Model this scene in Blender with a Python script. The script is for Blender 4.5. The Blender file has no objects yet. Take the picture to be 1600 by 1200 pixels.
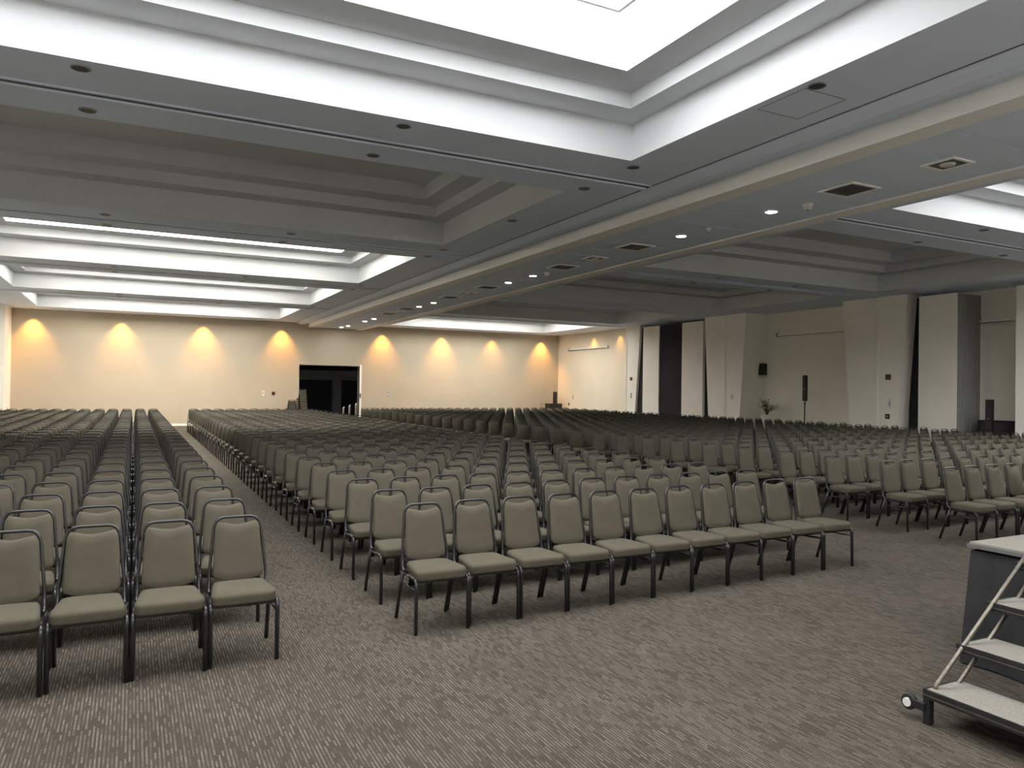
import bpy, bmesh, math, random
import numpy as np
from mathutils import Matrix, Vector
random.seed(7)
scene = bpy.context.scene
C = scene.collection
R = math.radians

# ------------------------------------------------------------------ camera, world, exposure
CAM_H = 1.8
yaw, pitch, roll = R(26.869), R(0.409), R(0.78)
fw = Vector((math.sin(yaw)*math.cos(pitch), math.cos(yaw)*math.cos(pitch), math.sin(pitch)))
rt = Vector((math.cos(yaw), -math.sin(yaw), 0)); up = rt.cross(fw)
rt2 = math.cos(roll)*rt + math.sin(roll)*up
up2 = -math.sin(roll)*rt + math.cos(roll)*up
cd = bpy.data.cameras.new('camera'); cam = bpy.data.objects.new('camera', cd); C.objects.link(cam)
cd.sensor_width = 36.0; cd.lens = 1165.87/1600*36; cd.clip_start = 0.05; cd.clip_end = 200
cam.matrix_world = Matrix(((rt2.x, up2.x, -fw.x, 0), (rt2.y, up2.y, -fw.y, 0), (rt2.z, up2.z, -fw.z, CAM_H), (0, 0, 0, 1)))
scene.camera = cam
w = bpy.data.worlds.new('world'); scene.world = w; w.use_nodes = True
w.node_tree.nodes['Background'].inputs[0].default_value = (0.5, 0.55, 0.62, 1)
w.node_tree.nodes['Background'].inputs[1].default_value = 0.02
vs = scene.view_settings
vs.view_transform = 'Standard'; vs.look = 'None'; vs.gamma = 1.0; vs.use_curve_mapping = False
vs.exposure = 0.72
scene.cycles.max_bounces = 16; scene.cycles.diffuse_bounces = 10
PANEL_NEAR = 4.2      # radiance of the luminous coffer panels over the front of the hall
PANEL_FAR = 5.4       # and over the back of the hall
NEAR_COL = (0.985, 0.985, 0.97)
FAR_COL = (1.0, 0.955, 0.86)

# ------------------------------------------------------------------ materials
def mat(name, col, rough=0.6, metal=0.0, spec=0.5, noise=None, bump=None, emit=None, sheen=0.0):
    m = bpy.data.materials.new(name); m.use_nodes = True
    nt = m.node_tree; b = nt.nodes['Principled BSDF']
    b.inputs['Base Color'].default_value = (*col, 1); b.inputs['Roughness'].default_value = rough
    b.inputs['Metallic'].default_value = metal; b.inputs['Specular IOR Level'].default_value = spec
    if sheen: b.inputs['Sheen Weight'].default_value = sheen
    if emit:
        b.inputs['Emission Color'].default_value = (*emit[0], 1); b.inputs['Emission Strength'].default_value = emit[1]
    if noise or bump:
        tc = nt.nodes.new('ShaderNodeTexCoord')
    if noise:   # (scale, amount)
        n = nt.nodes.new('ShaderNodeTexNoise'); n.inputs['Scale'].default_value = noise[0]; n.inputs['Detail'].default_value = 4
        nt.links.new(tc.outputs['Object'], n.inputs['Vector'])
        mr = nt.nodes.new('ShaderNodeMapRange'); mr.inputs['From Min'].default_value = 0.3; mr.inputs['From Max'].default_value = 0.7
        mr.inputs['To Min'].default_value = 1 - noise[1]; mr.inputs['To Max'].default_value = 1 + noise[1]
        nt.links.new(n.outputs['Fac'], mr.inputs['Value'])
        mx = nt.nodes.new('ShaderNodeVectorMath'); mx.operation = 'SCALE'
        mx.inputs[0].default_value = col
        nt.links.new(mr.outputs['Result'], mx.inputs['Scale'])
        nt.links.new(mx.outputs['Vector'], b.inputs['Base Color'])
    if bump:    # (scale, strength, distance)
        n2 = nt.nodes.new('ShaderNodeTexNoise'); n2.inputs['Scale'].default_value = bump[0]; n2.inputs['Detail'].default_value = 2
        nt.links.new(tc.outputs['Object'], n2.inputs['Vector'])
        bp = nt.nodes.new('ShaderNodeBump'); bp.inputs['Strength'].default_value = bump[1]; bp.inputs['Distance'].default_value = bump[2]
        nt.links.new(n2.outputs['Fac'], bp.inputs['Height']); nt.links.new(bp.outputs['Normal'], b.inputs['Normal'])
    return m

def carpet_mat():
    m = bpy.data.materials.new('carpet'); m.use_nodes = True
    nt = m.node_tree; N = nt.nodes; L = nt.links; b = N['Principled BSDF']
    b.inputs['Roughness'].default_value = 0.95; b.inputs['Specular IOR Level'].default_value = 0.1
    tc = N.new('ShaderNodeTexCoord'); sp = N.new('ShaderNodeSeparateXYZ'); L.new(tc.outputs['Object'], sp.inputs[0])
    def mth(op, a, bb=None, cc=None):
        n = N.new('ShaderNodeMath'); n.operation = op
        for i, v in enumerate((a, bb, cc)):
            if v is None: continue
            if isinstance(v, (int, float)): n.inputs[i].default_value = v
            else: L.new(v, n.inputs[i])
        return n.outputs[0]
    def comb(x, y, z=0.0):
        n = N.new('ShaderNodeCombineXYZ')
        for i, v in enumerate((x, y, z)):
            if isinstance(v, (int, float)): n.inputs[i].default_value = v
            else: L.new(v, n.inputs[i])
        return n.outputs[0]
    def wn(v):
        n = N.new('ShaderNodeTexWhiteNoise'); n.noise_dimensions = '3D'; L.new(v, n.inputs['Vector']); return n.outputs['Value']
    X, Y = sp.outputs[0], sp.outputs[1]
    P = 0.0185
    xi = mth('FLOOR', mth('DIVIDE', X, P)); xf = mth('FRACT', mth('DIVIDE', X, P))
    off = wn(comb(xi, 3.0))
    yq = mth('ADD', mth('DIVIDE', Y, 0.065), mth('MULTIPLY', off, 7.0))
    yi = mth('FLOOR', yq); yf = mth('FRACT', yq)
    dash = wn(comb(xi, yi, 1.0))
    # blocks of the loop pattern: bands about 25 cm wide of random length
    bx = mth('FLOOR', mth('DIVIDE', X, 0.111)); boff = wn(comb(bx, 9.0))
    by = mth('FLOOR', mth('ADD', mth('DIVIDE', Y, 0.16), mth('MULTIPLY', boff, 5.0)))
    blk = wn(comb(bx, by, 5.0))
    thr = mth('MULTIPLY_ADD', mth('POWER', blk, 3.0), 0.36, 0.06)           # share of dashes that are absent in this block
    on = mth('GREATER_THAN', dash, thr)
    stripe = mth('MAXIMUM', mth('MULTIPLY_ADD', mth('ABSOLUTE', mth('SUBTRACT', xf, 0.5)), -4.0, 1.25), 0.0)
    stripe = mth('MINIMUM', stripe, 1.0)
    ends = mth('MULTIPLY', mth('GREATER_THAN', yf, 0.04), mth('MULTIPLY', mth('MULTIPLY_ADD', wn(comb(xi, yi, 8.0)), 0.85, 0.15), mth('MULTIPLY_ADD', mth('GREATER_THAN', mth('FRACT', mth('DIVIDE', Y, 0.012)), 0.4), 0.5, 0.6)))
    nz = N.new('ShaderNodeTexNoise'); nz.inputs['Scale'].default_value = 260; L.new(tc.outputs['Object'], nz.inputs['Vector'])
    mask = mth('MULTIPLY', mth('MULTIPLY', on, stripe), mth('MULTIPLY', ends, mth('MULTIPLY_ADD', nz.outputs['Fac'], 1.2, 0.25)))
    nb = N.new('ShaderNodeTexNoise'); nb.inputs['Scale'].default_value = 1.3; nb.inputs['Detail'].default_value = 3
    L.new(tc.outputs['Object'], nb.inputs['Vector'])
    mix = N.new('ShaderNodeMix'); mix.data_type = 'RGBA'
    L.new(mask, mix.inputs[0])
    mix.inputs[6].default_value = (0.064, 0.055, 0.045, 1); mix.inputs[7].default_value = (0.228, 0.204, 0.171, 1)
    sc = N.new('ShaderNodeVectorMath'); sc.operation = 'SCALE'; L.new(mix.outputs[2], sc.inputs[0])
    sp2 = N.new('ShaderNodeTexNoise'); sp2.inputs['Scale'].default_value = 120; sp2.inputs['Detail'].default_value = 3; L.new(tc.outputs['Object'], sp2.inputs['Vector'])
    L.new(mth('MULTIPLY', mth('MULTIPLY_ADD', nb.outputs['Fac'], 0.4, 0.8), mth('MULTIPLY_ADD', sp2.outputs['Fac'], 1.3, 0.35)), sc.inputs['Scale'])
    L.new(sc.outputs[0], b.inputs['Base Color'])
    bp = N.new('ShaderNodeBump'); bp.inputs['Strength'].default_value = 0.5; bp.inputs['Distance'].default_value = 0.003
    L.new(mth('ADD', mask, mth('MULTIPLY', nz.outputs['Fac'], 0.6)), bp.inputs['Height']); L.new(bp.outputs['Normal'], b.inputs['Normal'])
    return m

M = {}
M['carpet'] = carpet_mat()
M['plaster'] = mat('plaster', (0.655, 0.68, 0.71), 0.85, spec=0.2, noise=(0.8, 0.03))
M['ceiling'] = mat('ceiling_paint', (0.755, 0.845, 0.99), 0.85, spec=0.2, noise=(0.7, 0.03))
M['cream'] = mat('cream_wall_paint', (0.50, 0.44, 0.345), 0.8, spec=0.25, noise=(0.9, 0.03), bump=(60, 0.05, 0.002))
M['cream_lit'] = mat('cream_paint_lit_tone', (0.70, 0.64, 0.53), 0.8, spec=0.25, noise=(0.9, 0.03))  # same paint as the far wall, with brighter light put into the colour
M['white_paint_beam_light'] = mat('white_paint_beam_light', (0.94, 0.94, 0.92), 0.7, spec=0.3, noise=(0.8, 0.02))
M['wall'] = mat('wall_paint', (0.88, 0.84, 0.75), 0.8, spec=0.25, noise=(0.9, 0.03), bump=(60, 0.05, 0.002))
M['wall_grey'] = mat('panel_laminate', (0.90, 0.87, 0.81), 0.6, spec=0.3, noise=(1.2, 0.03))
M['dark_curtain'] = mat('dark_curtain', (0.030, 0.031, 0.036), 0.8, spec=0.2, noise=(6, 0.2))
M['grey_curtain'] = mat('grey_curtain', (0.22, 0.22, 0.23), 0.8, spec=0.2, noise=(6, 0.1))
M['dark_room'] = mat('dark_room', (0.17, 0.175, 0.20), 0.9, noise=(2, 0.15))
M['room_grey'] = mat('room_grey', (0.7, 0.7, 0.7), 0.9, noise=(2, 0.1))
M['fabric'] = mat('olive_fabric', (0.096, 0.085, 0.063), 0.85, spec=0.25, noise=(9, 0.07), bump=(420, 0.25, 0.002))
M['chair_metal'] = mat('black_tube', (0.016, 0.016, 0.018), 0.28, spec=0.6, noise=(20, 0.2))
M['steel'] = mat('brushed_steel', (0.20, 0.18, 0.155), 0.45, metal=0.85, noise=(40, 0.15))
M['alu'] = mat('aluminium', (0.62, 0.62, 0.63), 0.4, metal=0.6, noise=(15, 0.05))
M['black'] = mat('black_plastic', (0.014, 0.014, 0.016), 0.5, noise=(12, 0.2))
M['grille'] = mat('speaker_grille', (0.022, 0.022, 0.026), 0.65, noise=(150, 0.5))
M['skirt'] = mat('black_skirt', (0.022, 0.022, 0.025), 0.85, noise=(5, 0.25), bump=(30, 0.3, 0.01))
M['stage_top'] = mat('stage_carpet', (0.26, 0.245, 0.22), 0.9, spec=0.15, noise=(160, 0.22), bump=(300, 0.4, 0.003))
M['white'] = mat('white_plastic', (0.75, 0.74, 0.71), 0.45, noise=(8, 0.02))
M['trimwhite'] = mat('white_trim', (0.93, 0.91, 0.86), 0.5, noise=(4, 0.02))
M['rim'] = mat('grey_rim', (0.30, 0.31, 0.34), 0.5, noise=(10, 0.05))
M['lens_off'] = mat('unlit_lens', (0.035, 0.037, 0.045), 0.3, noise=(10, 0.1))
M['diffuser'] = mat('diffuser_dark', (0.12, 0.12, 0.13), 0.6, noise=(12, 0.1))
M['red'] = mat('red_plastic', (0.09, 0.02, 0.018), 0.4, noise=(10, 0.05))
M['leaf'] = mat('leaf_green', (0.07, 0.085, 0.035), 0.6, noise=(15, 0.3))
M['petal'] = mat('cream_petal', (0.7, 0.67, 0.55), 0.6, noise=(15, 0.05))
M['rubber'] = mat('rubber', (0.02, 0.02, 0.02), 0.7, noise=(15, 0.2))
M['panel_near'] = mat('luminous_panel_front', (0.8, 0.8, 0.8), 0.6, emit=(NEAR_COL, PANEL_NEAR))
M['panel_far'] = mat('luminous_panel_back', (0.8, 0.8, 0.8), 0.6, emit=(FAR_COL, PANEL_FAR))
M['band_near'] = mat('luminous_band_front', (0.8, 0.8, 0.8), 0.6, emit=(NEAR_COL, PANEL_NEAR*.9))
M['band_far'] = mat('luminous_band_back', (0.8, 0.8, 0.8), 0.6, emit=(FAR_COL, PANEL_FAR*.9))
M['lamp_on'] = mat('lamp_lens_lit', (0.9, 0.9, 0.9), 0.4, emit=((1.0, 0.97, 0.92), 100.0))

# ------------------------------------------------------------------ mesh helpers
class MB:
    def __init__(s): s.v = []; s.f = []; s.sm = []
    def add(s, vs_, fs, smooth=False):
        k = len(s.v); s.v += [tuple(p) for p in vs_]
        for f in fs: s.f.append(tuple(k+i for i in f)); s.sm.append(smooth)
        return s
    def box(s, x0, x1, y0, y1, z0, z1):
        v = [(x0,y0,z0),(x1,y0,z0),(x1,y1,z0),(x0,y1,z0),(x0,y0,z1),(x1,y0,z1),(x1,y1,z1),(x0,y1,z1)]
        return s.add(v, [(0,3,2,1),(4,5,6,7),(0,1,5,4),(1,2,6,5),(2,3,7,6),(3,0,4,7)])
    def hexa(s, b, t):      # bottom quad, top quad (same winding, counter-clockwise from above)
        return s.add(list(b)+list(t), [(0,3,2,1),(4,5,6,7),(0,1,5,4),(1,2,6,5),(2,3,7,6),(3,0,4,7)])
    def quad(s, a, b, c, d): return s.add([a,b,c,d], [(0,1,2,3)])
    def tube(s, pts, r, n=6, cap=True, rs=None):
        pts = [Vector(p) for p in pts]; rings = []; prev = None
        for i, p in enumerate(pts):
            t = (pts[min(i+1,len(pts)-1)] - pts[max(i-1,0)]).normalized()
            if prev is None:
                a = Vector((0,0,1)) if abs(t.z) < .9 else Vector((1,0,0)); u = t.cross(a).normalized()
            else:
                u = (prev - t*prev.dot(t)).normalized()
            prev = u; v2 = t.cross(u); rr = rs[i] if rs else r
            rings.append([p + rr*(math.cos(2*math.pi*(k+.5)/n)*u + math.sin(2*math.pi*(k+.5)/n)*v2) for k in range(n)])
        vv = [q for ring in rings for q in ring]; ff = []
        for i in range(len(rings)-1):
            for k in range(n): ff.append((i*n+k, i*n+(k+1)%n, (i+1)*n+(k+1)%n, (i+1)*n+k))
        k0 = len(s.v); s.add(vv, ff, True)
        if cap:
            s.f.append(tuple(k0+n-1-i for i in range(n))); s.sm.append(False)
            e = k0+(len(rings)-1)*n; s.f.append(tuple(e+i for i in range(n))); s.sm.append(False)
        return s
    def lathe(s, prof, cx=0, cy=0, n=16, smooth=True):   # prof: (r, z) bottom to top
        vv = [(cx+r*math.cos(2*math.pi*k/n), cy+r*math.sin(2*math.pi*k/n), z) for r, z in prof for k in range(n)]
        ff = []
        for i in range(len(prof)-1):
            for k in range(n): ff.append((i*n+k, i*n+(k+1)%n, (i+1)*n+(k+1)%n, (i+1)*n+k))
        k0 = len(s.v); s.add(vv, ff, smooth)
        s.f.append(tuple(k0+n-1-i for i in range(n))); s.sm.append(False)
        e = k0+(len(prof)-1)*n; s.f.append(tuple(e+i for i in range(n))); s.sm.append(False)
        return s
    def rings(s, rr, smooth=True, close0=True, close1=True):
        n = len(rr[0]); vv = [q for ring in rr for q in ring]; ff = []
        for i in range(len(rr)-1):
            for k in range(n): ff.append((i*n+k, i*n+(k+1)%n, (i+1)*n+(k+1)%n, (i+1)*n+k))
        k0 = len(s.v); s.add(vv, ff, smooth)
        if close0: s.f.append(tuple(k0+n-1-i for i in range(n))); s.sm.append(smooth)
        if close1:
            e = k0+(len(rr)-1)*n; s.f.append(tuple(e+i for i in range(n))); s.sm.append(smooth)
        return s
    def mesh(s, name, material):
        me = bpy.data.meshes.new(name); me.from_pydata(s.v, [], s.f)
        me.polygons.foreach_set('use_smooth', s.sm)
        if material: me.materials.append(M[material] if isinstance(material, str) else material)
        me.update(); return me
    def build(s, name, material, parent=None, loc=(0,0,0), rz=0.0):
        o = bpy.data.objects.new(name, s.mesh(name, material)); C.objects.link(o)
        o.location = loc; o.rotation_euler = (0, 0, rz)
        if parent: o.parent = parent
        return o
def link(name, me, parent=None, loc=(0,0,0)):
    o = bpy.data.objects.new(name, me); C.objects.link(o); o.location = loc
    if parent: o.parent = parent
    return o
def empty(name, loc=(0,0,0), rz=0.0):
    o = bpy.data.objects.new(name, None); C.objects.link(o); o.location = loc; o.rotation_euler = (0,0,rz)
    o.empty_display_size = 0.1; return o
def tag(o, label, cat, group=None):
    o['label'] = label; o['category'] = cat
    if group: o['group'] = group
    return o
def struct(o, label=None):
    o['kind'] = 'structure'
    if label: o['label'] = label
    return o
def copy_tree(o, parent=None):
    c = o.copy(); C.objects.link(c)
    if parent: c.parent = parent
    for ch in list(o.children): copy_tree(ch, c)
    return c
ORD = ['first','second','third','fourth','fifth','sixth','seventh','eighth','ninth','tenth','eleventh','twelfth','thirteenth','fourteenth',
       'fifteenth','sixteenth','seventeenth','eighteenth','nineteenth','twentieth','twenty-first','twenty-second','twenty-third','twenty-fourth',
       'twenty-fifth','twenty-sixth','twenty-seventh','twenty-eighth','twenty-ninth','thirtieth','thirty-first','thirty-second','thirty-third','thirty-fourth']

# ------------------------------------------------------------------ room shell
ZC = 4.8; YW = 35.8; YB = -4.6; XL = -5.4; XR = 21.6; XB0, XB1 = 7.34, 9.93; ZB = 4.6
PER = 6.613
COFX = {'left': (-3.40, 5.734), 'right': (10.87, 19.33)}
COFY = [(9.674 + 6.6*(i-2), 7.976 + PER*(i-1)) for i in range(0, 6)]     # rows 0 (behind the camera) .. 5 (at the far wall)
TRK = [8.88 + PER*k for k in range(-1, 4)]

struct(MB().box(XL-.3, XR+.4, YB-.3, YW, -0.1, 0.0).build('floor', 'carpet'), 'grey-brown loop-pile carpet with pale broken stripes')
# far wall with the wide doorway
DX0, DX1, DZ = 6.90, 9.80, 2.84
fwl = MB()
fwl.box(XL-.3, DX0, YW, YW+.25, 0, ZC+.05); fwl.box(DX1, XR+.4, YW, YW+.25, 0, ZC+.05); fwl.box(DX0, DX1, YW, YW+.25, DZ, ZC+.05)
struct(fwl.build('wall_far', 'cream'), 'cream far wall washed with amber spotlights')
bb = MB(); bb.box(XL, DX0-.05, YW-.018, YW, 0, .1); bb.box(DX1+.1, 19.6, YW-.018, YW, 0, .1)
struct(bb.build('baseboard_far', 'trimwhite'), 'low white baseboard along the far wall')
struct(MB().box(XL-.3, XL, YB-.3, YW+.25, 0, ZC+.05).build('wall_left', 'wall'), 'left side wall of the hall')
struct(MB().box(XL-.3, XR+.4, YB-.3, YB, 0, ZC+.05).build('wall_back', 'wall'), 'wall behind the camera')
pc = MB().box(XL, -4.42, 34.1, YW-.001, 0, ZC-.001)
struct(pc.build('wall_pier', 'wall_grey'), 'pale pier in the far left corner')
# right side wall: deep recess plane and the nearer far stretch
rw = MB(); rw.box(XR, XR+.4, YB-.3, 28.69, 0, ZC+.05); struct(MB().box(21.0, XR+.4, 28.69, YW, 0, ZC+.05).build('wall_right_far', 'cream_lit'), 'far stretch of the right wall, lit warm cream')
struct(rw.build('wall_right', 'wall'), 'right side wall with deep recesses between piers')
# piers (tapering panels on each side of a partition joint)
def pier(y_joint, hi0, hi1, lo0, lo1, x=20.5, ztop=ZC-.002):
    # lo = at floor, hi = at top ; 0 = far end, 1 = near end
    m = MB()
    m.hexa([(x,lo1,0),(XR,lo1,0),(XR,lo0,0),(x,lo0,0)], [(x,hi1,ztop),(XR,hi1,ztop),(XR,hi0,ztop),(x,hi0,ztop)])
    o = struct(m.build('wall_pier', 'wall_grey'))
    j = MB(); j.box(x-.02, x, y_joint-.045, y_joint-.015, 0, ztop-.02); j.box(x-.02, x, y_joint+.015, y_joint+.045, 0, ztop-.02)
    j.build('joint_strip', 'trimwhite', o)
    return o
pA = pier(28.66, 28.69, 27.62, 28.69, 28.03); pA['label'] = 'pale tapering pier beside the far stretch of right wall'
pB = pier(22.13, 23.33, 21.05, 23.02, 21.41); pB['label'] = 'pale tapering pier with white joint, middle of right wall'
pC = pier(15.48, 16.77, 14.49, 16.38, 14.82); pC['label'] = 'pale tapering pier with white joint, nearest of the three'
def column(y0, y1, label, ribs=None):
    o = struct(MB().box(20.5, XR, y0, y1, 0, 4.68).build('wall_column', 'wall_grey'), label)
    if ribs:
        m = MB(); n = 14
        for k in range(n):
            xa = 20.52 + (XR-20.54)*k/n; xb = xa + (XR-20.54)/n*.6
            m.box(xa, xb, y0-.014, y0-.001, 0, 4.66)
        m.build('ribbed_side', ribs, o)
    return o
column(26.26, 27.40, 'flat pale column left of the dark curtained opening')
column(23.43, 24.72, 'flat pale column right of the dark curtained opening')
column(12.98, 14.12, 'flat pale column with ribbed grey side face', 'grey_curtain')
column(9.9, 11.42, 'flat pale column at the right edge of view')
# dark ribbed curtain closing the opening
cu = MB()
for k in range(17):
    ya = 24.73 + k*0.09
    cu.box(20.56, 20.6 + .03*(k % 2), ya, ya+.086, 0.02, 4.66)
tag(cu.build('curtain', 'dark_curtain'), 'dark ribbed curtain filling the opening between two pale columns', 'curtain')
for (ya, yb, lb) in ((27.41, 27.98, 'narrow dark curtain wedge beside the far pier'), (23.03, 23.42, 'narrow dark curtain wedge beside the middle pier')):
    m = MB(); n = 5
    for k in range(n):
        a = ya + (yb-ya)*k/n; m.box(20.62, 20.66+.02*(k % 2), a, a+(yb-ya)/n*.97, 0.02, 4.70)
    tag(m.build('curtain', 'dark_curtain'), lb, 'curtain')
m = MB(); n = 5
for k in range(n):
    a = 14.13 + .6*k/n; m.box(20.95, 21.0+.02*(k % 2), a, a+.6/n*.97, 0.02, 4.70)
tag(m.build('curtain', 'dark_curtain'), 'narrow dark curtain between nearest pier and ribbed column', 'curtain')

# ceiling : soffit sheet with openings, coffers, beam, mouldings, tracks as its parts
xs = [XL-.3, COFX['left'][0], COFX['left'][1], XB0, XB1, COFX['right'][0], COFX['right'][1], XR+.4]
ys = [YB-.3] + [v for ab in COFY for v in ab] + [YW+.25]
ce = MB()
for i in range(len(xs)-1):
    for j in range(len(ys)-1):
        if i in (1, 5) and j % 2 == 1: continue
        if i == 3: continue
        ce.quad((xs[i],ys[j],ZC), (xs[i],ys[j+1],ZC), (xs[i+1],ys[j+1],ZC), (xs[i+1],ys[j],ZC))
ceiling = struct(ce.build('ceiling', 'ceiling'), 'grey soffit ceiling with stepped coffers and a central beam')
LIT = {'left': {0: 'n', 1: 'n', 3: 'f', 4: 'f', 5: 'f'}, 'right': {0: 'n', 1: 'n', 5: 'f'}}
Z1, Z2, Z3 = 5.265, 5.46, 5.738
pan_label = {('left',0): 'glowing coffer panel overhead on the left, behind the viewpoint', ('left',1): 'large glowing coffer panel at the top of the picture',
  ('left',3): 'glowing coffer panel on the left, just past the dark coffer', ('left',4): 'glowing coffer panel on the left, second from the far wall',
  ('left',5): 'glowing coffer panel on the left, nearest the far wall', ('right',0): 'glowing coffer panel overhead on the right, behind the viewpoint',
  ('right',1): 'glowing coffer panel at the right edge beyond the beam', ('right',5): 'glowing coffer panel on the right, nearest the far wall'}
for side in ('left', 'right'):
    x0, x1 = COFX[side]
    for i, (y0, y1) in enumerate(COFY):
        m = MB()
        def ring(dx, dy, z): return [(x0+dx,y0+dy,z), (x1-dx,y0+dy,z), (x1-dx,y1-dy,z), (x0+dx,y1-dy,z)]
        rr = [ring(0,0,ZC), ring(0,0,Z1), ring(.35,.46,Z1), ring(.35,.46,Z2), ring(.76,.96,Z2), ring(.76,.96,Z3)]
        for a, b_ in zip(rr[:-1], rr[1:]):
            for k in range(4): m.quad(a[(k+1) % 4], a[k], b_[k], b_[(k+1) % 4])
        t = rr[-1]; m.quad(t[0], t[3], t[2], t[1])
        m.build('coffer', 'plaster', ceiling)
        if i in LIT[side]:
            nf = LIT[side][i]; zz = Z3-.012
            q = MB().box(x0+.79, x1-.79, y0+.99, y1-.99, zz-.01, zz)
            p = q.build('light_panel', 'panel_near' if nf == 'n' else 'panel_far')
            sb_ = MB()
            a0, a1, b0, b1 = x0+.765, x1-.765, y0+.965, y1-.965
            for bx_ in ((a0,a1,b0,b0+.01), (a0,a1,b1-.01,b1), (a0,a0+.01,b0+.01,b1-.01), (a1-.01,a1,b0+.01,b1-.01)): sb_.box(*bx_, Z2+.002, zz-.012)
            sb_.build('side_band', 'band_near' if nf == 'n' else 'band_far', p)
            tag(p, pan_label[(side, i)], 'ceiling light', 'luminous coffer panels')
# beam
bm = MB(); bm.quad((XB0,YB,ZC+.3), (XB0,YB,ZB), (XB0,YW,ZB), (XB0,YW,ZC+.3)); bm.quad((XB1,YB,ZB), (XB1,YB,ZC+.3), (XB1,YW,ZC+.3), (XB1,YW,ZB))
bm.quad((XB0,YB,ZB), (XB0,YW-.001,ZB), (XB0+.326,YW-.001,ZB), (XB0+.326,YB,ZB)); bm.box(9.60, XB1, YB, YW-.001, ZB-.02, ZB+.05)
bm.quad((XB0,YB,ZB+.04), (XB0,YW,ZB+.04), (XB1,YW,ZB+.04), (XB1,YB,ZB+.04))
bm.build('beam', 'white_paint_beam_light', ceiling)  # whitened colour stands in for coffer light on the beam's side face
pm = MB().box(-.962, .962, -.335, .335, 0, .03).mesh('beam_panel', 'ceiling')
k = 0; y = 2.9
while y < YW-.2:
    link('beam_panel', pm, ceiling, (8.63, y+.34, ZB+.004)); y += .682
ml = MB()
prof = [(6.74, ZC-.001), (6.80, ZC-.03), (6.92, ZC-.075), (7.03, ZC-.09), (7.14, ZC-.075), (7.24, ZC-.035), (7.30, ZC-.004), (7.335, ZC-.001)]
for (xa, za), (xb, zb) in zip(prof[:-1], prof[1:]):
    ml.add([(xa,YB,za),(xa,YW-.001,za),(xb,YW-.001,zb),(xb,YB,zb)], [(0,1,2,3)], True)
ml.build('half_round_moulding', 'ceiling', ceiling)
MB().box(6.70, 6.71, YB, YW-.002, ZC-.008, ZC-.0005).build('shadow_gap', 'diffuser', ceiling)
for yk in TRK:
    for xa, xb in ((XL, 6.69), (9.95, 20.45)):
        t = MB(); t.box(xa, xb, yk-.10, yk-.06, ZC-.014, ZC-.001); t.box(xa, xb, yk+.03, yk+.10, ZC-.03, ZC-.001)
        o = t.build('partition_track', 'ceiling', ceiling)
        MB().box(xa, xb, yk-.059, yk+.029, ZC-.006, ZC-.001).build('track_slot', 'diffuser', o)
# thin access hatch outline in the left soffit
hm = MB()
for a in ((5.84,6.43,5.24,5.246),(5.84,6.43,5.864,5.87),(5.84,5.846,5.246,5.864),(6.424,6.43,5.246,5.864)): hm.box(a[0],a[1],a[2],a[3],ZC-.006,ZC-.0005)
hm.build('access_panel', 'rim', ceiling)
# frame of a hatch in the lit panel near the top edge of the picture
hf = MB()
for a in ((3.76,4.36,6.25,6.29),(3.76,4.36,5.67,5.71),(3.76,3.80,5.71,6.25),(4.32,4.36,5.71,6.25)): hf.box(a[0],a[1],a[2],a[3],5.65,5.70)
tag(hf.build('ceiling_diffuser', 'alu'), 'square metal air diffuser in the big glowing coffer', 'vent')

# ------------------------------------------------------------------ room beyond the doorway
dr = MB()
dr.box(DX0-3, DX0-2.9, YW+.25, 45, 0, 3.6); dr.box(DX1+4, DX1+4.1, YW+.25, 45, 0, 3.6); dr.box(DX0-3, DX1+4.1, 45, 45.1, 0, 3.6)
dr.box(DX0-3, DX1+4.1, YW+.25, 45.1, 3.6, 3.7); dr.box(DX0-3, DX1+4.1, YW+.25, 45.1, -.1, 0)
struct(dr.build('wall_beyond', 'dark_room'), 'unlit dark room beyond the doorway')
be = MB().box(DX0-2.9, DX1+4, 43.5, 44.0, 2.2, 2.75)
struct(be.build('trim_1', 'room_grey'), 'grey lintel inside the dark room beyond the doorway')
struct(MB().box(10.38, 10.86, 43.55, 44.0, 0, 2.2).build('wall_post', 'room_grey'), 'grey post inside the dark room beyond the doorway')
fr = MB(); fr.box(DX1, DX1+.10, YW-.03, YW+.3, 0, DZ+.05); fr.box(DX0, DX0+.02, YW+.02, YW+.3, 0, DZ); fr.box(DX0, DX1, YW+.02, YW+.3, DZ-.02, DZ)
d1 = struct(fr.build('door_1', 'trimwhite'), 'white jamb of the wide open doorway in far wall')
MB().box(DX1+.02, DX1+.07, YW-.05, YW-.03, 1.28, 1.5).build('door_latch', 'black', d1)
d2 = MB(); d2.box(19.86, 19.885, YW-.012, YW, 0, 2.14); d2.box(20.74, 20.765, YW-.012, YW, 0, 2.14); d2.box(19.86, 20.765, YW-.012, YW, 2.14, 2.165)
d2o = struct(d2.build('door_2', 'cream'), 'flush service door in the far right corner')
MB().box(19.89, 20.735, YW-.006, YW, .01, 2.135).build('door_leaf', 'cream', d2o)
MB().tube([(19.96,YW-.05,1.0),(19.96,YW-.01,1.0)], .025, 8).build('door_knob', 'black', d2o)

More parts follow.
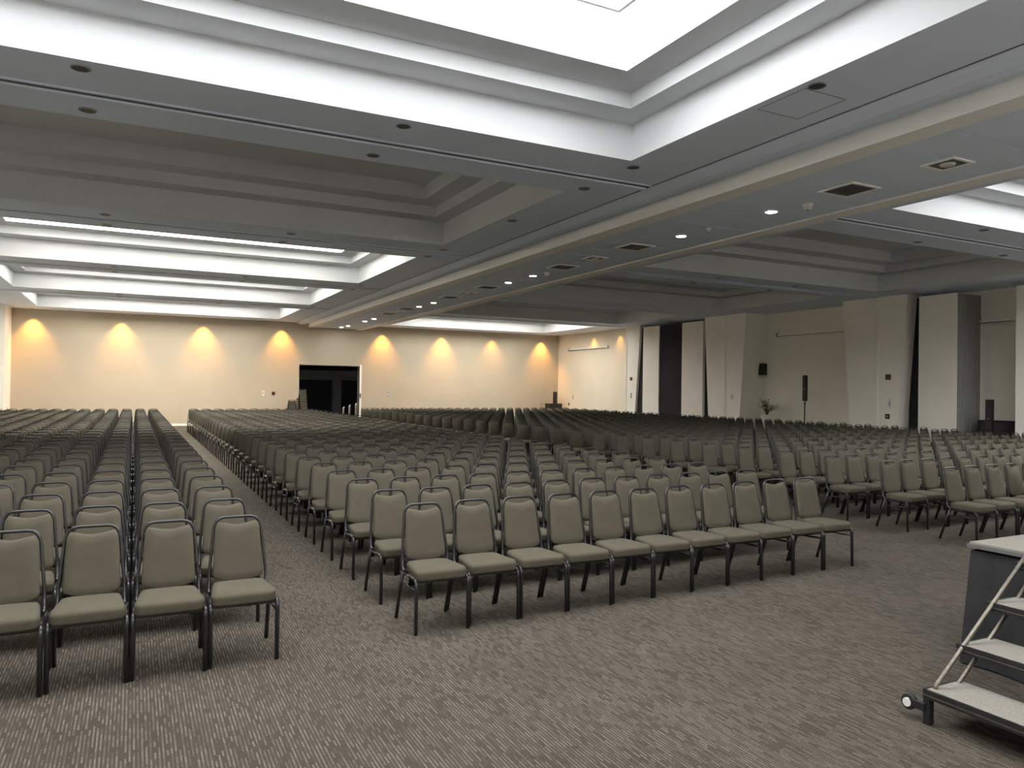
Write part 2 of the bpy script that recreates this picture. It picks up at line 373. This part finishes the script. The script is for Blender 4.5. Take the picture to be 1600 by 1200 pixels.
# ------------------------------------------------------------------ chair
def bez(a, b, c, n): return [tuple((1-t)**2*a[i] + 2*t*(1-t)*b[i] + t*t*c[i] for i in range(3)) for t in [k/n for k in range(n+1)]]
def back_y(z): return .150 + (z-.44)*0.21
def chair_parts(lo=False):
    P = {}
    nt = 4 if lo else 6
    # seat : rounded trapezoid cushion
    def outline(s, z, hw_f=.203, hw_r=.172, y0=-.235, y1=.155, n=4):
        pts = []; rc = .055*s
        cs = [(-1, y0, hw_f), (1, y0, hw_f), (1, y1, hw_r), (-1, y1, hw_r)]
        ang = [(180, 270), (270, 360), (0, 90), (90, 180)]
        cy = (y0+y1)/2
        for (sx, yy_, hw), (a0, a1) in zip(cs, ang):
            hw2 = hw - (1-s)*.2; yc = cy + (yy_-cy) * (1 - (1-s)*.95)
            ox = sx*(hw2-rc); oy = yc - math.copysign(rc, yy_-cy)
            for k in range(n+1):
                a = R(a0 + (a1-a0)*k/n); pts.append((ox+rc*math.cos(a), oy+rc*math.sin(a), z))
        return pts
    n = 1 if lo else 3
    rr = [outline(.95,.386,n=n), outline(1.0,.400,n=n), outline(.975,.422,n=n), outline(1.0,.436,n=n), outline(.95,.458,n=n), outline(.75,.467,n=n)]
    if lo: rr = [rr[0], rr[1], rr[3], rr[5]]
    P['seat'] = MB().rings(rr)
    # back cushion
    def bout(s, n=3):
        zb, zt = .448, .856
        zm = (zb+zt)/2; pts = []
        def hw(z): return (.167 - (z-.45)*.055)
        raw = []
        for k in range(2*n+1):       # bottom edge, left to right, convex
            t = -1 + 2*k/(2*n); raw.append((t*hw(.47)*.93, zb + .030*abs(t)**2.5))
        raw.append((hw(.50), .505)); raw.append((hw(.62), .62)); raw.append((hw(.74), .74)); raw.append((hw(.82), .815))
        for k in range(2*n+1):       # top edge, right to left, dipping in the middle
            t = 1 - 2*k/(2*n); raw.append((t*hw(.84)*.86, zt - .028*(1-abs(t)**1.6) - .006*abs(t)**6))
        raw.append((-hw(.82), .815)); raw.append((-hw(.74), .74)); raw.append((-hw(.62), .62)); raw.append((-hw(.50), .505))
        d = (1-s)*.16
        for x, z in raw:
            L_ = math.hypot(x, z-zm); f = max(0, 1 - d/max(L_, .05))
            pts.append((x*(1 - d/.16*.9 if False else f), zm+(z-zm)*f))
        return pts
    nn = 1 if lo else 3
    def bring(s, dy): return [(x, back_y(z)+dy, z) for x, z in bout(s, nn)]
    if lo: rr = [bring(.9,-.026), bring(1.0,-.008), bring(1.0,.016), bring(.9,.024)]
    else: rr = [bring(.60,-.030), bring(.90,-.026), bring(.98,-.016), bring(1.0,-.002), bring(.98,.014), bring(.9,.022)]
    P['backrest'] = MB().rings(rr)
    # back frame : arched tube
    hb, ht = .186, .157; zt = .878
    arc = [(-hb,.10,.392), (-hb-.003,.135,.402), (-hb,.162,.43), (-hb+.002,back_y(.52)+.004,.52), (-ht,back_y(.80)+.004,.80)]
    cor = bez((-ht,back_y(.80)+.004,.80), (-ht+.008,back_y(zt),zt), (-ht+.075,back_y(zt)+.004,zt), 2 if lo else 4)[1:]
    half = arc + cor
    full = half + [(-x, y_, z) for x, y_, z in reversed(half)]
    P['back_frame'] = MB().tube(full, .0115, nt)
    # legs
    def fleg(sx):
        pts = [(sx*.206,-.222,0.0), (sx*.2055,-.216,.33)] + bez((sx*.206,-.215,.35), (sx*.205,-.21,.392), (sx*.200,-.165,.392), 1 if lo else 3) + [(sx*.197,-.05,.392)]
        return MB().tube(pts, .0148, nt)
    def rleg(sx):
        return MB().tube([(sx*.2065,.237,0.0), (sx*.205,.165,.22), (sx*.198,.11,.392)], .0148, nt)
    P['fl'] = fleg(-1); P['fr'] = fleg(1); P['rl'] = rleg(-1); P['rr'] = rleg(1)
    sf = MB()
    for sx in (-1, 1): sf.tube([(sx*.197,-.16,.388), (sx*.190,.13,.388)], .010, nt)
    if not lo: sf.box(-.19,.19,-.20,-.175,.376,.398); sf.box(-.18,.18,.12,.145,.376,.398)
    sf.v = [(x, y, z-.010) for x, y, z in sf.v]; P['seat_frame'] = sf
    for nm, sx in (('sl',-1), ('sr',1)):
        P[nm] = MB().tube([(sx*.203,-.215,.318), (sx*.2035,.138,.305)], .007, nt, cap=not lo)
    return P
HI = chair_parts(False); LO = chair_parts(True)
PART = [('seat','seat','fabric'), ('backrest','backrest','fabric'), ('back_frame','back_frame','chair_metal'), ('leg','fl','chair_metal'), ('leg','fr','chair_metal'),
        ('leg','rl','chair_metal'), ('leg','rr','chair_metal'), ('seat_frame','seat_frame','chair_metal'), ('stretcher','sl','chair_metal'), ('stretcher','sr','chair_metal')]
HIM = [(nm, HI[k].mesh('chair_'+nm, mt)) for nm, k, mt in PART]
def merged(keys, src, name, mt):
    m = MB()
    for k in keys: m.add(src[k].v, src[k].f); m.sm[-len(src[k].sm):] = src[k].sm
    return m.mesh(name, mt)
FR_KEYS = ['back_frame','fl','fr','rl','rr','seat_frame','sl','sr']
MIDM = [('seat', HIM[0][1]), ('backrest', HIM[1][1]), ('frame', merged(FR_KEYS, HI, 'chair_frame', 'chair_metal'))]

PITCH = .4455; PITCH_R = .468; SK = 0.0445
ROWP = {'left': .856, 'center': .856, 'right': .90}
slots = []      # (block, row, seat, x, y)
def row_y(block, i, x): return 5.159 + SK*(x-1.854) + ROWP[block]*i
for i in range(31):
    for k in range(12):
        xc = .874 - .208 - .4425*k
        slots.append(('left', i, k, xc, row_y('left', i, xc)))
    for k in range(11):
        xc = 1.854 + .208 + PITCH*1.002*k
        slots.append(('center', i, k, xc, row_y('center', i, xc)))
for i in range(31):
    for k in range(24):
        xc = 9.07 + .208 + PITCH_R*k
        slots.append(('right', i, k, xc, row_y('right', i, xc)))
def px(x, y, z):
    d = Vector((x, y, z-CAM_H)); f = d.dot(fw)
    if f < .3: return None
    return 800 + 1165.87*d.dot(rt2)/f, 600 - 1165.87*d.dot(up2)/f
near, far = [], []
cand = []
for s in slots:
    b, i, k, xc, yf = s
    q = px(xc, yf+.2, .5)
    if q is None or q[0] < -110 or q[0] > 1720: continue
    inside = 0 < q[0] < 1600
    cand.append((0 if inside else 1, math.hypot(xc, yf), s))
cand.sort(key=lambda t: (t[0], t[1]))
near = [c_ for c_ in cand if c_[0] == 0][:300]
far = [c_ for c_ in cand if c_[0] == 0][300:] + [c_ for c_ in cand if c_[0] == 1]
def chair_label(b, i, k):
    if b == 'left': return 'olive padded banquet chair, %s row of left block, %s seat from the aisle' % (ORD[i], ORD[k])
    if b == 'center': return 'olive padded banquet chair, %s row of centre block, %s seat from the left' % (ORD[i], ORD[k])
    return 'olive padded banquet chair, %s row of right block, %s seat from the left' % (ORD[i], ORD[k])
for n_, (_, dist, (b, i, k, xc, yf)) in enumerate(near):
    rz = random.uniform(-.012, .012)
    e = empty('banquet_chair', (xc+random.uniform(-.003,.003), yf+.222+random.uniform(-.012,.012), 0), rz)
    tag(e, chair_label(b, i, k), 'chair', {'left':'banquet chairs of the left block','center':'banquet chairs of the centre block','right':'banquet chairs of the right block'}[b])
    for nm, me in (HIM if n_ < 150 else MIDM): link(nm, me, e)
# the remaining rows : one mesh
def lo_arrays():
    V = []; F = []; MI = []; SMO = []
    for k, mi in (('seat',0), ('backrest',0), ('back_frame',1), ('fl',1), ('fr',1), ('rl',1), ('rr',1)):
        o = len(V); V += LO[k].v; F += [tuple(o+i for i in f) for f in LO[k].f]; MI += [mi]*len(LO[k].f); SMO += LO[k].sm
    return np.array(V), F, MI, SMO
V, F, MI, SMO = lo_arrays()
nv = len(V); loops = np.array([i for f in F for i in f]); tot = np.array([len(f) for f in F])
pos = np.array([(s[3]+random.uniform(-.004,.004), s[4]+.222+random.uniform(-.014,.014), 0) for _, _, s in far])
n = len(pos)
VV = (V[None] + pos[:, None]).reshape(-1, 3)
LL = (loops[None] + (np.arange(n)*nv)[:, None]).reshape(-1)
TT = np.tile(tot, n); ST = np.concatenate([[0], np.cumsum(TT)[:-1]])
me = bpy.data.meshes.new('chair_rows'); me.vertices.add(len(VV)); me.vertices.foreach_set('co', VV.ravel())
me.loops.add(len(LL)); me.loops.foreach_set('vertex_index', LL); me.polygons.add(len(TT))
me.polygons.foreach_set('loop_start', ST); me.polygons.foreach_set('loop_total', TT)
me.polygons.foreach_set('material_index', np.tile(np.array(MI), n)); me.polygons.foreach_set('use_smooth', np.tile(np.array(SMO), n))
me.materials.append(M['fabric']); me.materials.append(M['chair_metal']); me.update(calc_edges=True); me.validate()
fo = link('banquet_chair_rows', me); fo['kind'] = 'stuff'; fo['label'] = 'hundreds of olive banquet chairs in rows towards the far wall'; fo['category'] = 'chairs'

# stack of chairs at the doorway
for k in range(8):
    e = empty('stacked_chair', (6.95, 34.95+.045*k, .113*k), math.pi)
    tag(e, 'olive banquet chair in the stack by the doorway, %s from the floor' % ORD[k], 'chair', 'chairs stacked by the doorway')
    for nm, me_ in MIDM: link(nm, me_, e)
for k in range(4):
    e = empty('stacked_chair', (6.44, 35.0+.045*k, .10*k), math.pi)
    tag(e, 'olive banquet chair in the low stack left of the doorway, %s from the floor' % ORD[k], 'chair', 'chairs in the low stack')
    for nm, me_ in MIDM: link(nm, me_, e)
# steel hoop posts just inside the doorway
for x, zt, lb in ((8.93,.84,'leftmost'), (9.22,.93,'middle'), (9.53,1.02,'rightmost')):
    pm_ = MB().tube([(x,35.45,.02),(x,35.45,zt-.1)] + bez((x,35.45,zt-.08),(x,35.45,zt),(x+.08,35.5,zt),3) + [(x+.09,35.62,zt-.02),(x+.09,35.64,.02)], .02, 8)
    pm_.box(x-.06, x+.15, 35.42, 35.68, 0, .02)
    tag(pm_.build('steel_hoop_stand', 'alu'), '%s of three bright steel hoop stands in front of the dark doorway' % lb, 'stand', 'hoop stands')

# ------------------------------------------------------------------ stage and steps
st = empty('stage_platform', (5.02, 3.08, 0)); tag(st, 'low stage platform with grey carpet top and black skirt', 'stage')
SX1, SY0, SZ = 4.6, -5.0, .82           # extents in +x and -y from the corner
MB().box(0, SX1, SY0, 0, SZ-.012, SZ).build('deck_carpet', 'stage_top', st)
MB().box(-.012, SX1, SY0, .012, SZ-.036, SZ-.013).build('deck_edge', 'diffuser', st)
sk = MB()
npt = 34
def skirt_line(side):
    pts = []
    for k in range(npt+1):
        t = k/npt; wv = .012*math.sin(t*47) + .008*math.sin(t*23+1)
        if side == 'x': pts.append((.0+wv*.6, SY0*t, wv))
        else: pts.append((SX1*t, -.0+wv*.6, wv))
    return pts
for side in ('x', 'y'):
    ln = skirt_line(side)
    for (xa, ya, wa), (xb, yb, wb) in zip(ln[:-1], ln[1:]):
        fl = .055
        if side == 'x': q = [(xa+.01,ya,SZ-.056),(xb+.01,yb,SZ-.056),(xb-fl*.7+wb,yb,.01),(xa-fl*.7+wa,ya,.01)]
        else: q = [(xa,ya-.01,SZ-.056),(xb,yb-.01,SZ-.056),(xb,yb+fl*.7+wb,.01),(xa,ya+fl*.7+wa,.01)]
        if ya == 0 and side == 'x': q[3] = (-fl*.7, fl*.7, .01); q[0] = (.005, -.005, SZ-.056)
        if xa == 0 and side == 'y': q[3] = (-fl*.7, fl*.7, .01); q[0] = (.005, -.005, SZ-.056)
        sk.add(q, [(0,1,2,3)], True)
sk.build('skirt', 'skirt', st)
for lx, ly in ((.25,-.25), (2.3,-.25), (4.3,-.25), (.25,-2.4), (2.3,-2.4)):
    MB().tube([(lx,ly,0),(lx,ly,SZ-.055)], .024, 8).build('leg', 'alu', st)

sr = empty('stage_steps', (0, 0, 0)); tag(sr, 'four-tread mobile steps with steel stringers in front of the stage', 'steps')
YS1, YS0 = 2.63, 1.35       # far (left in view) and near end of the treads
trd = [(3.885, 4.19, .19), (4.175, 4.47, .395), (4.455, 4.74, .60), (4.735, 4.99, .805)]
for (xa, xb, zt) in trd:
    t = MB().box(xa+.012, xb, YS0, YS1-.012, zt-.008, zt).build('tread', 'stage_top', sr)
    f = MB(); f.box(xa-.004, xa+.012, YS0, YS1, zt-.045, zt+.001); f.box(xa, xb, YS1-.012, YS1+.003, zt-.045, zt+.001); f.box(xa+.012, xb, YS0, YS1-.012, zt-.05, zt-.009)
    f.build('tread_frame', 'black', t)
    e2 = MB(); e2.box(xa-.007, xa-.004, YS0, YS1, zt-.030, zt-.024)
    e2.build('nosing_strip', 'steel', t)
for yo in (2.60, 1.38):
    # front stringer just inside the tread fronts, rear stringer under the tread backs
    MB().tube([(3.94,yo,.17),(3.945,yo,.205),(4.82,yo,.865),(4.90,yo,.905),(5.0,yo,.915)], .0125, 8).build('stringer', 'steel', sr)
    MB().tube([(4.12,yo,.05),(4.15,yo,.19),(4.70,yo,.59),(4.80,yo,.67),(4.97,yo,.70)], .0115, 8).build('stringer', 'steel', sr)
for yo in (YS1-.035, YS0+.01):
    MB().box(3.885, 3.925, yo, yo+.035, 0, .145).build('leg', 'black', sr)
    MB().tube([(4.93,yo,0),(4.93,yo,.76)], .018, 8).build('leg', 'black', sr)
for yo in (YS1+.07, YS0-.07):
    cs = MB(); cs.box(3.865, 3.885, yo-.085 if yo > 2 else yo, yo if yo > 2 else yo+.085, .075, .115)
    c_ = cs.build('caster', 'black', sr)
    MB().tube([(3.905,yo+.012,.09),(3.872,yo+.012,.09)], .042, 14).build('wheel', 'rubber', c_)
    MB().tube([(3.860,yo+.012,.09),(3.909,yo+.012,.09)], .024, 10).build('hub', 'white', c_)

# ------------------------------------------------------------------ ceiling fittings
def rnd_light(x, y, z, r, lit, label, group):
    e = empty('downlight', (x, y, z))
    tag(e, label, 'ceiling light', group)
    ringm = MB(); n = 20
    ro, ri = r*1.2, r
    vv = []; ff = []
    for k in range(n):
        a = 2*math.pi*k/n; ca, sa = math.cos(a), math.sin(a)
        vv += [(ro*ca,ro*sa,0),(ro*ca,ro*sa,-.008),(ri*ca,ri*sa,-.012),(ri*ca,ri*sa,0)]
    for k in range(n):
        p, q = 4*k, 4*((k+1) % n)
        for a, b_ in ((0,1),(1,2),(2,3)): ff.append((p+a, p+b_, q+b_, q+a))
    ringm.add(vv, ff, True)
    ringm.build('rim', 'white' if lit else 'rim', e)
    MB().lathe([(ri*.98,-.009),(ri*.98,-.004)], 0, 0, 20).build('lens', 'lamp_on' if lit else 'lens_off', e)
    return e
lit_pos = [(8.75,8.48),(8.75,10.61),(8.72,16.15),(8.72,17.51),(8.71,22.95),(8.70,24.31),(8.69,29.67),(8.69,31.04),(8.68,33.77),(8.62,34.75)]
for k, (x, y) in enumerate(lit_pos):
    rnd_light(x, y, ZB+.003, .085, True, 'bright round downlight in the central beam, %s from the front' % ORD[k], 'lit downlights in the beam')
k = 0
rowsL = [(8.18,'just before the first track'), (9.40,'just after the first track'), (15.05,'just before the second track'), (16.02,'just after the second track'),
         (21.65,'just before the third track'), (22.6,'just after the third track'), (28.25,'just before the fourth track'), (29.15,'just after the fourth track')]
for y, wtxt in rowsL:
    for x, nm in ((-.5,'leftmost'), (2.71,'middle'), (5.92,'rightmost')):
        rnd_light(x, y, ZC-.0005, .075, False, 'unlit round downlight in left soffit %s, %s of three' % (wtxt, nm), 'unlit downlights in the left soffit')
rnd_light(5.89, 5.14, ZC-.0005, .075, False, 'unlit round downlight beside the thin access hatch in left soffit', 'unlit downlights in the left soffit')
rnd_light(5.95, 11.83, ZC-.0005, .075, False, 'unlit round downlight beside the dark left coffer near the beam', 'unlit downlights in the left soffit')
for y, wtxt in ((8.18,'before the first track'), (9.46,'after the first track'), (15.05,'before the second track'), (16.02,'after the second track')):
    for x, nm in ((13.67,'left'), (16.49,'right')):
        rnd_light(x, y, ZC-.0005, .075, False, 'unlit round downlight in right soffit %s, %s one of two' % (wtxt, nm), 'unlit downlights in the right soffit')
def vent(x, y, s, label, kind):
    e = empty('ceiling_vent' if kind == 'vent' else 'ceiling_speaker', (x, y, ZB+.003)); tag(e, label, 'vent' if kind == 'vent' else 'speaker', 'beam air vents' if kind == 'vent' else 'beam speaker plates')
    h = s/2; f = MB()
    for a in ((-h,h,-h,-h+.04),(-h,h,h-.04,h),(-h,-h+.04,-h+.04,h-.04),(h-.04,h,-h+.04,h-.04)): f.box(a[0],a[1],a[2],a[3],-.018,0)
    f.build('frame', 'white_paint_beam_light', e)
    MB().box(-h+.04,h-.04,-h+.04,h-.04,-.006,-.001).build('backing', 'lens_off' if kind == 'vent' else 'diffuser', e)
    if kind == 'vent':
        for j in range(3):
            g = h-.06-j*.065
            if g < .05: break
            q = MB()
            for a in ((-g,g,-g,-g+.02),(-g,g,g-.02,g),(-g,-g+.02,-g+.02,g-.02),(g-.02,g,-g+.02,g-.02)): q.box(a[0],a[1],a[2],a[3],-.016,-.006)
            q.build('louvre', 'diffuser', e)
    else:
        MB().lathe([(.07,-.03),(.085,-.02),(.09,-.006)], 0, 0, 14).build('dome', 'white', e)
for k, (x, y) in enumerate([(8.70,7.03),(8.64,11.85),(8.66,14.60),(8.63,18.58),(8.60,21.23),(8.55,25.17),(8.55,27.2)]):
    vent(x, y, .56, 'square louvred air vent in the central beam, %s from the front' % ORD[k], 'vent')
for k, (x, y) in enumerate([(8.74,5.67),(8.67,13.30),(8.64,20.02),(8.6,26.3)]):
    vent(x, y, .42, 'square dark plate with white dome in the central beam, %s from the front' % ORD[k], 'spk')
for k, (x, y, s) in enumerate([(8.86,7.88,1.0),(8.74,9.88,.6),(8.77,15.53,1.0),(8.75,16.85,.6)]):
    d = MB().lathe([(.045*s,-.085*s),(.055*s,-.08*s),(.06*s,-.03*s),(.075*s,-.025*s),(.075*s,0)], 0, 0, 14)
    o = d.build('smoke_detector', 'white', None, (x, y, ZB+.003)); tag(o, 'small white smoke detector under the beam, %s from the front' % ORD[k], 'detector', 'smoke detectors')
    MB().lathe([(.02*s,-.092*s),(.02*s,-.085*s)], 0, 0, 10).build('sensor', 'diffuser', o)

# amber wall-wash spots in the soffit close to the far and right walls
def wash(x, y, dx, dy, power, label):
    e = empty('wall_wash_spot', (x, y, ZC-.0005)); tag(e, label, 'ceiling light', 'amber wall-wash spots')
    MB().lathe([(.05,-.012),(.06,-.008),(.06,0)], 0, 0, 14).build('rim', 'white', e)
    ld = bpy.data.lights.new('amber_spot', 'SPOT'); ld.energy = power; ld.color = (1.0, .44, .07); ld.spot_size = R(80); ld.spot_blend = .95; ld.shadow_soft_size = .03
    lo = bpy.data.objects.new('lamp', ld); C.objects.link(lo); lo.parent = e; lo.location = (0, 0, -.03)
    dvec = Vector((dx*.03, dy*.03, -1)).normalized()
    lo.rotation_euler = dvec.to_track_quat('-Z', 'Y').to_euler()
WX = [-3.68, -.50, 2.72, 6.09, 10.91, 14.05, 16.9, 19.88]
for k, x in enumerate(WX):
    wash(x, YW-.32, 0, 1, 330 if k != 6 else 140, 'amber spot washing the far wall, %s from the left' % ORD[k])
wash(20.76, 32.2, 1, 0, 50, 'faint amber spot over the right wall near the screen bar')
wash(20.76, 29.9, 1, 0, 40, 'faint amber spot over the right wall near the far pier')

# ------------------------------------------------------------------ wall fittings
def plate(name, x, y, z, w_, h_, face, mt, label, cat, group=None, d=.02):
    m = MB()
    if face == 'y': m.box(x-w_/2, x+w_/2, y-d, y-.0005, z-h_/2, z+h_/2)
    else: m.box(x-d, x-.0005, y-w_/2, y+w_/2, z-h_/2, z+h_/2)
    o = m.build(name, mt); tag(o, label, cat, group)
    q = MB()
    if face == 'y': q.box(x-w_*.22, x+w_*.22, y-d-.008, y-d, z-h_*.2, z+h_*.2)
    else: q.box(x-d-.008, x-d, y-w_*.22, y+w_*.22, z-h_*.2, z+h_*.2)
    q.build('rocker', {'white':'rim','red':'black','black':'rim'}.get(mt, 'white'), o)
    return o
plate('wall_switch', 5.31, YW, 1.47, .10, .24, 'y', 'white', 'pale switch plate on far wall, left of the doorway', 'switch')
plate('fire_call_point', 5.76, YW, 1.46, .14, .15, 'y', 'red', 'dark red call point on far wall beside the switch plate', 'call point')
plate('wall_switch', 11.26, YW, 1.47, .10, .24, 'y', 'rim', 'grey switch plate on far wall, right of the doorway', 'switch')
plate('wall_socket', -4.42+.02, 35.0, .75, .12, .14, 'x', 'rim', 'small dark fitting on the far left pier', 'fitting')
plate('fire_call_point', 20.5, 28.27, 2.36, .16, .16, 'x', 'red', 'small dark call point high on the far pier', 'call point')
plate('wall_switch', 20.5, 28.27, 1.59, .08, .22, 'x', 'rim', 'pale switch plate low on the far pier', 'switch')
plate('wall_socket', 21.0, 34.6, 1.05, .10, .14, 'x', 'black', 'small black socket on the far right wall', 'socket')
plate('wall_switch', 21.0, 34.2, 1.42, .08, .2, 'x', 'rim', 'grey switch plate on the far right wall', 'switch')
plate('wall_switch', 20.5, 21.75, 1.62, .09, .24, 'x', 'white', 'white switch plate on the middle tapering pier', 'switch')
plate('fire_call_point', 20.5, 15.10, 2.33, .17, .17, 'x', 'red', 'dark red call point on the nearest tapering pier', 'call point')
plate('wall_switch', 20.5, 15.03, 1.52, .11, .28, 'x', 'white', 'white switch plate on the nearest tapering pier', 'switch')
plate('wall_socket', 20.5, 15.11, 1.13, .14, .15, 'x', 'black', 'black socket low on the nearest tapering pier', 'socket')
def screen_bar(x, y0, y1, z, label, mt):
    e = empty('screen_housing', (x, y0, z)); tag(e, label, 'screen housing')
    MB().box(-.11, -.01, 0, y1-y0, -.035, .035).build('case', mt, e)
    MB().box(-.13, -.01, -.06, 0, -.07, .07).build('end_cap', 'white', e)
    MB().box(-.13, -.01, y1-y0, y1-y0+.06, -.07, .07).build('end_cap', 'rim', e)
    MB().box(-.075, -.045, .05, y1-y0-.05, -.06, -.036).build('bottom_bar', 'rim', e)
screen_bar(21.0, 30.9, 34.5, 3.98, 'long white projection-screen housing on the far right wall', 'white')
screen_bar(XR, 17.5, 20.46, 3.97, 'long pale projection-screen housing in the middle recess', 'wall_grey')
screen_bar(XR, 11.6, 12.95, 3.92, 'pale projection-screen housing in the recess by the ribbed column', 'wall_grey')
# small wall loudspeaker in the recess
sp = MB().box(XR-.26, XR-.02, 21.04, 21.30, 2.48, 2.92).build('wall_speaker', 'black'); tag(sp, 'small dark loudspeaker mounted high in the recess corner', 'speaker')
MB().box(XR-.275, XR-.26, 21.06, 21.28, 2.51, 2.89).build('grille', 'grille', sp)

def column_speaker(x, y, z0, z1, wd, label, stand):
    e = empty('column_speaker', (x, y, 0)); tag(e, label, 'speaker')
    b_ = MB().box(-.055, .055, -wd/2, wd/2, z0, z1).build('cabinet', 'black', e)
    MB().box(-.065, -.055, -wd/2+.012, wd/2-.012, z0+.015, z1-.015).build('grille', 'grille', b_)
    MB().box(-.069, -.065, -.02, .02, z0+(z1-z0)*.45, z0+(z1-z0)*.45+.03).build('badge', 'rim', b_)
    if stand:
        MB().tube([(0,0,.05),(0,.01,z0*.5),(0,0,z0)], .022, 8).build('pole', 'black', e)
        MB().tube([(0,0,z0-.12),(0,0,z0-.06)], .034, 8).build('collar', 'black', e)
        for k in range(3):
            a = R(90+120*k); MB().tube([(0,0,.55),(.42*math.cos(a),.42*math.sin(a),.015)], .014, 6).build('leg', 'black', e)
    return e
column_speaker(20.95, 18.66, 1.53, 2.43, .13, 'slim black column loudspeaker on a tripod pole in the middle recess', True)
column_speaker(20.55, 12.10, .74, 1.70, .17, 'black column loudspeaker standing before the black case at right', True)
sb = MB().box(21.06, 21.56, 11.72, 12.72, .0, 1.12).build('equipment_case', 'skirt'); tag(sb, 'long black covered equipment case behind the right column loudspeaker', 'case')
MB().box(21.04, 21.06, 11.76, 12.68, .12, 1.05).build('front_cover', 'black', sb)
sb2 = MB().box(20.0, 20.72, 34.85, 35.45, .0, 1.06).build('subwoofer', 'black'); tag(sb2, 'black subwoofer box in the far right corner', 'speaker')
MB().box(20.03, 20.69, 34.835, 34.85, .05, 1.02).build('grille', 'grille', sb2)
e = empty('column_speaker', (20.45, 35.15, 1.06)); tag(e, 'thin black column loudspeaker on the far corner subwoofer', 'speaker')
MB().box(-.08, .08, -.09, .09, 0, .64).build('cabinet', 'black', e); MB().box(-.07, .07, -.10, -.09, .02, .62).build('grille', 'grille', e)

# flower arrangement on a pedestal
fe = empty('flower_arrangement', (20.95, 20.42, 0)); tag(fe, 'cream flower arrangement in a white pot in the recess corner', 'plant')
MB().lathe([(.17,0),(.17,.03),(.12,.06),(.11,.62),(.16,.68),(.20,.72),(.21,.98),(.19,.98),(.17,.95)], 0, 0, 18).build('pot', 'white', fe)
rs = random.Random(3)
stm = MB(); lf = []
for k in range(46):
    a = rs.uniform(0, 2*math.pi); rad = rs.uniform(.05, .36); h = rs.uniform(.22, .62) * (1 - .35*rad)
    tip = Vector((rad*math.cos(a), rad*math.sin(a), .97+h)); mid = Vector((rad*.35*math.cos(a), rad*.35*math.sin(a), .97+h*.6))
    stm.tube([(0,0,.95), mid, tip], .006, 4)
    for j in range(4):
        t = .45+.18*j; p = mid.lerp(tip, min(1, (t-.3)/.7)); aa = a + rs.uniform(-1.6, 1.6); l = rs.uniform(.08, .17)
        d = Vector((math.cos(aa), math.sin(aa), rs.uniform(-.2,.7))).normalized(); sd = d.cross(Vector((0,0,1))).normalized()*l*.18
        lf.append((p, p+d*l*.5+sd, p+d*l, p+d*l*.5-sd))
stm.build('stem', 'leaf', fe)
lm = MB()
for q in lf: lm.add(q, [(0,1,2,3)])
lv = lm.build('foliage', 'leaf', fe); lv['kind'] = 'stuff'
for k in range(13):
    a = rs.uniform(0, 2*math.pi); rad = rs.uniform(.05, .30); h = rs.uniform(.25, .5)
    c0 = Vector((rad*math.cos(a)-.16, rad*math.sin(a), .97+h)); fm = MB()
    for j in range(6):
        b_ = 2*math.pi*j/6; d = Vector((math.cos(b_)*.7, math.sin(b_), .5)); s_ = Vector((-math.sin(b_), math.cos(b_), 0))
        fm.add([c0, c0+d*.05+s_*.032, c0+d*.09, c0+d*.05-s_*.032], [(0,1,2,3)])
    fm.lathe([(.008,c0.z-.01),(.016,c0.z+.006),(.008,c0.z+.02)], c0.x, c0.y, 6)
    fm.build('flower', 'petal', fe)
print('near', len(near), 'far', len(far), 'objs', len(bpy.data.objects))
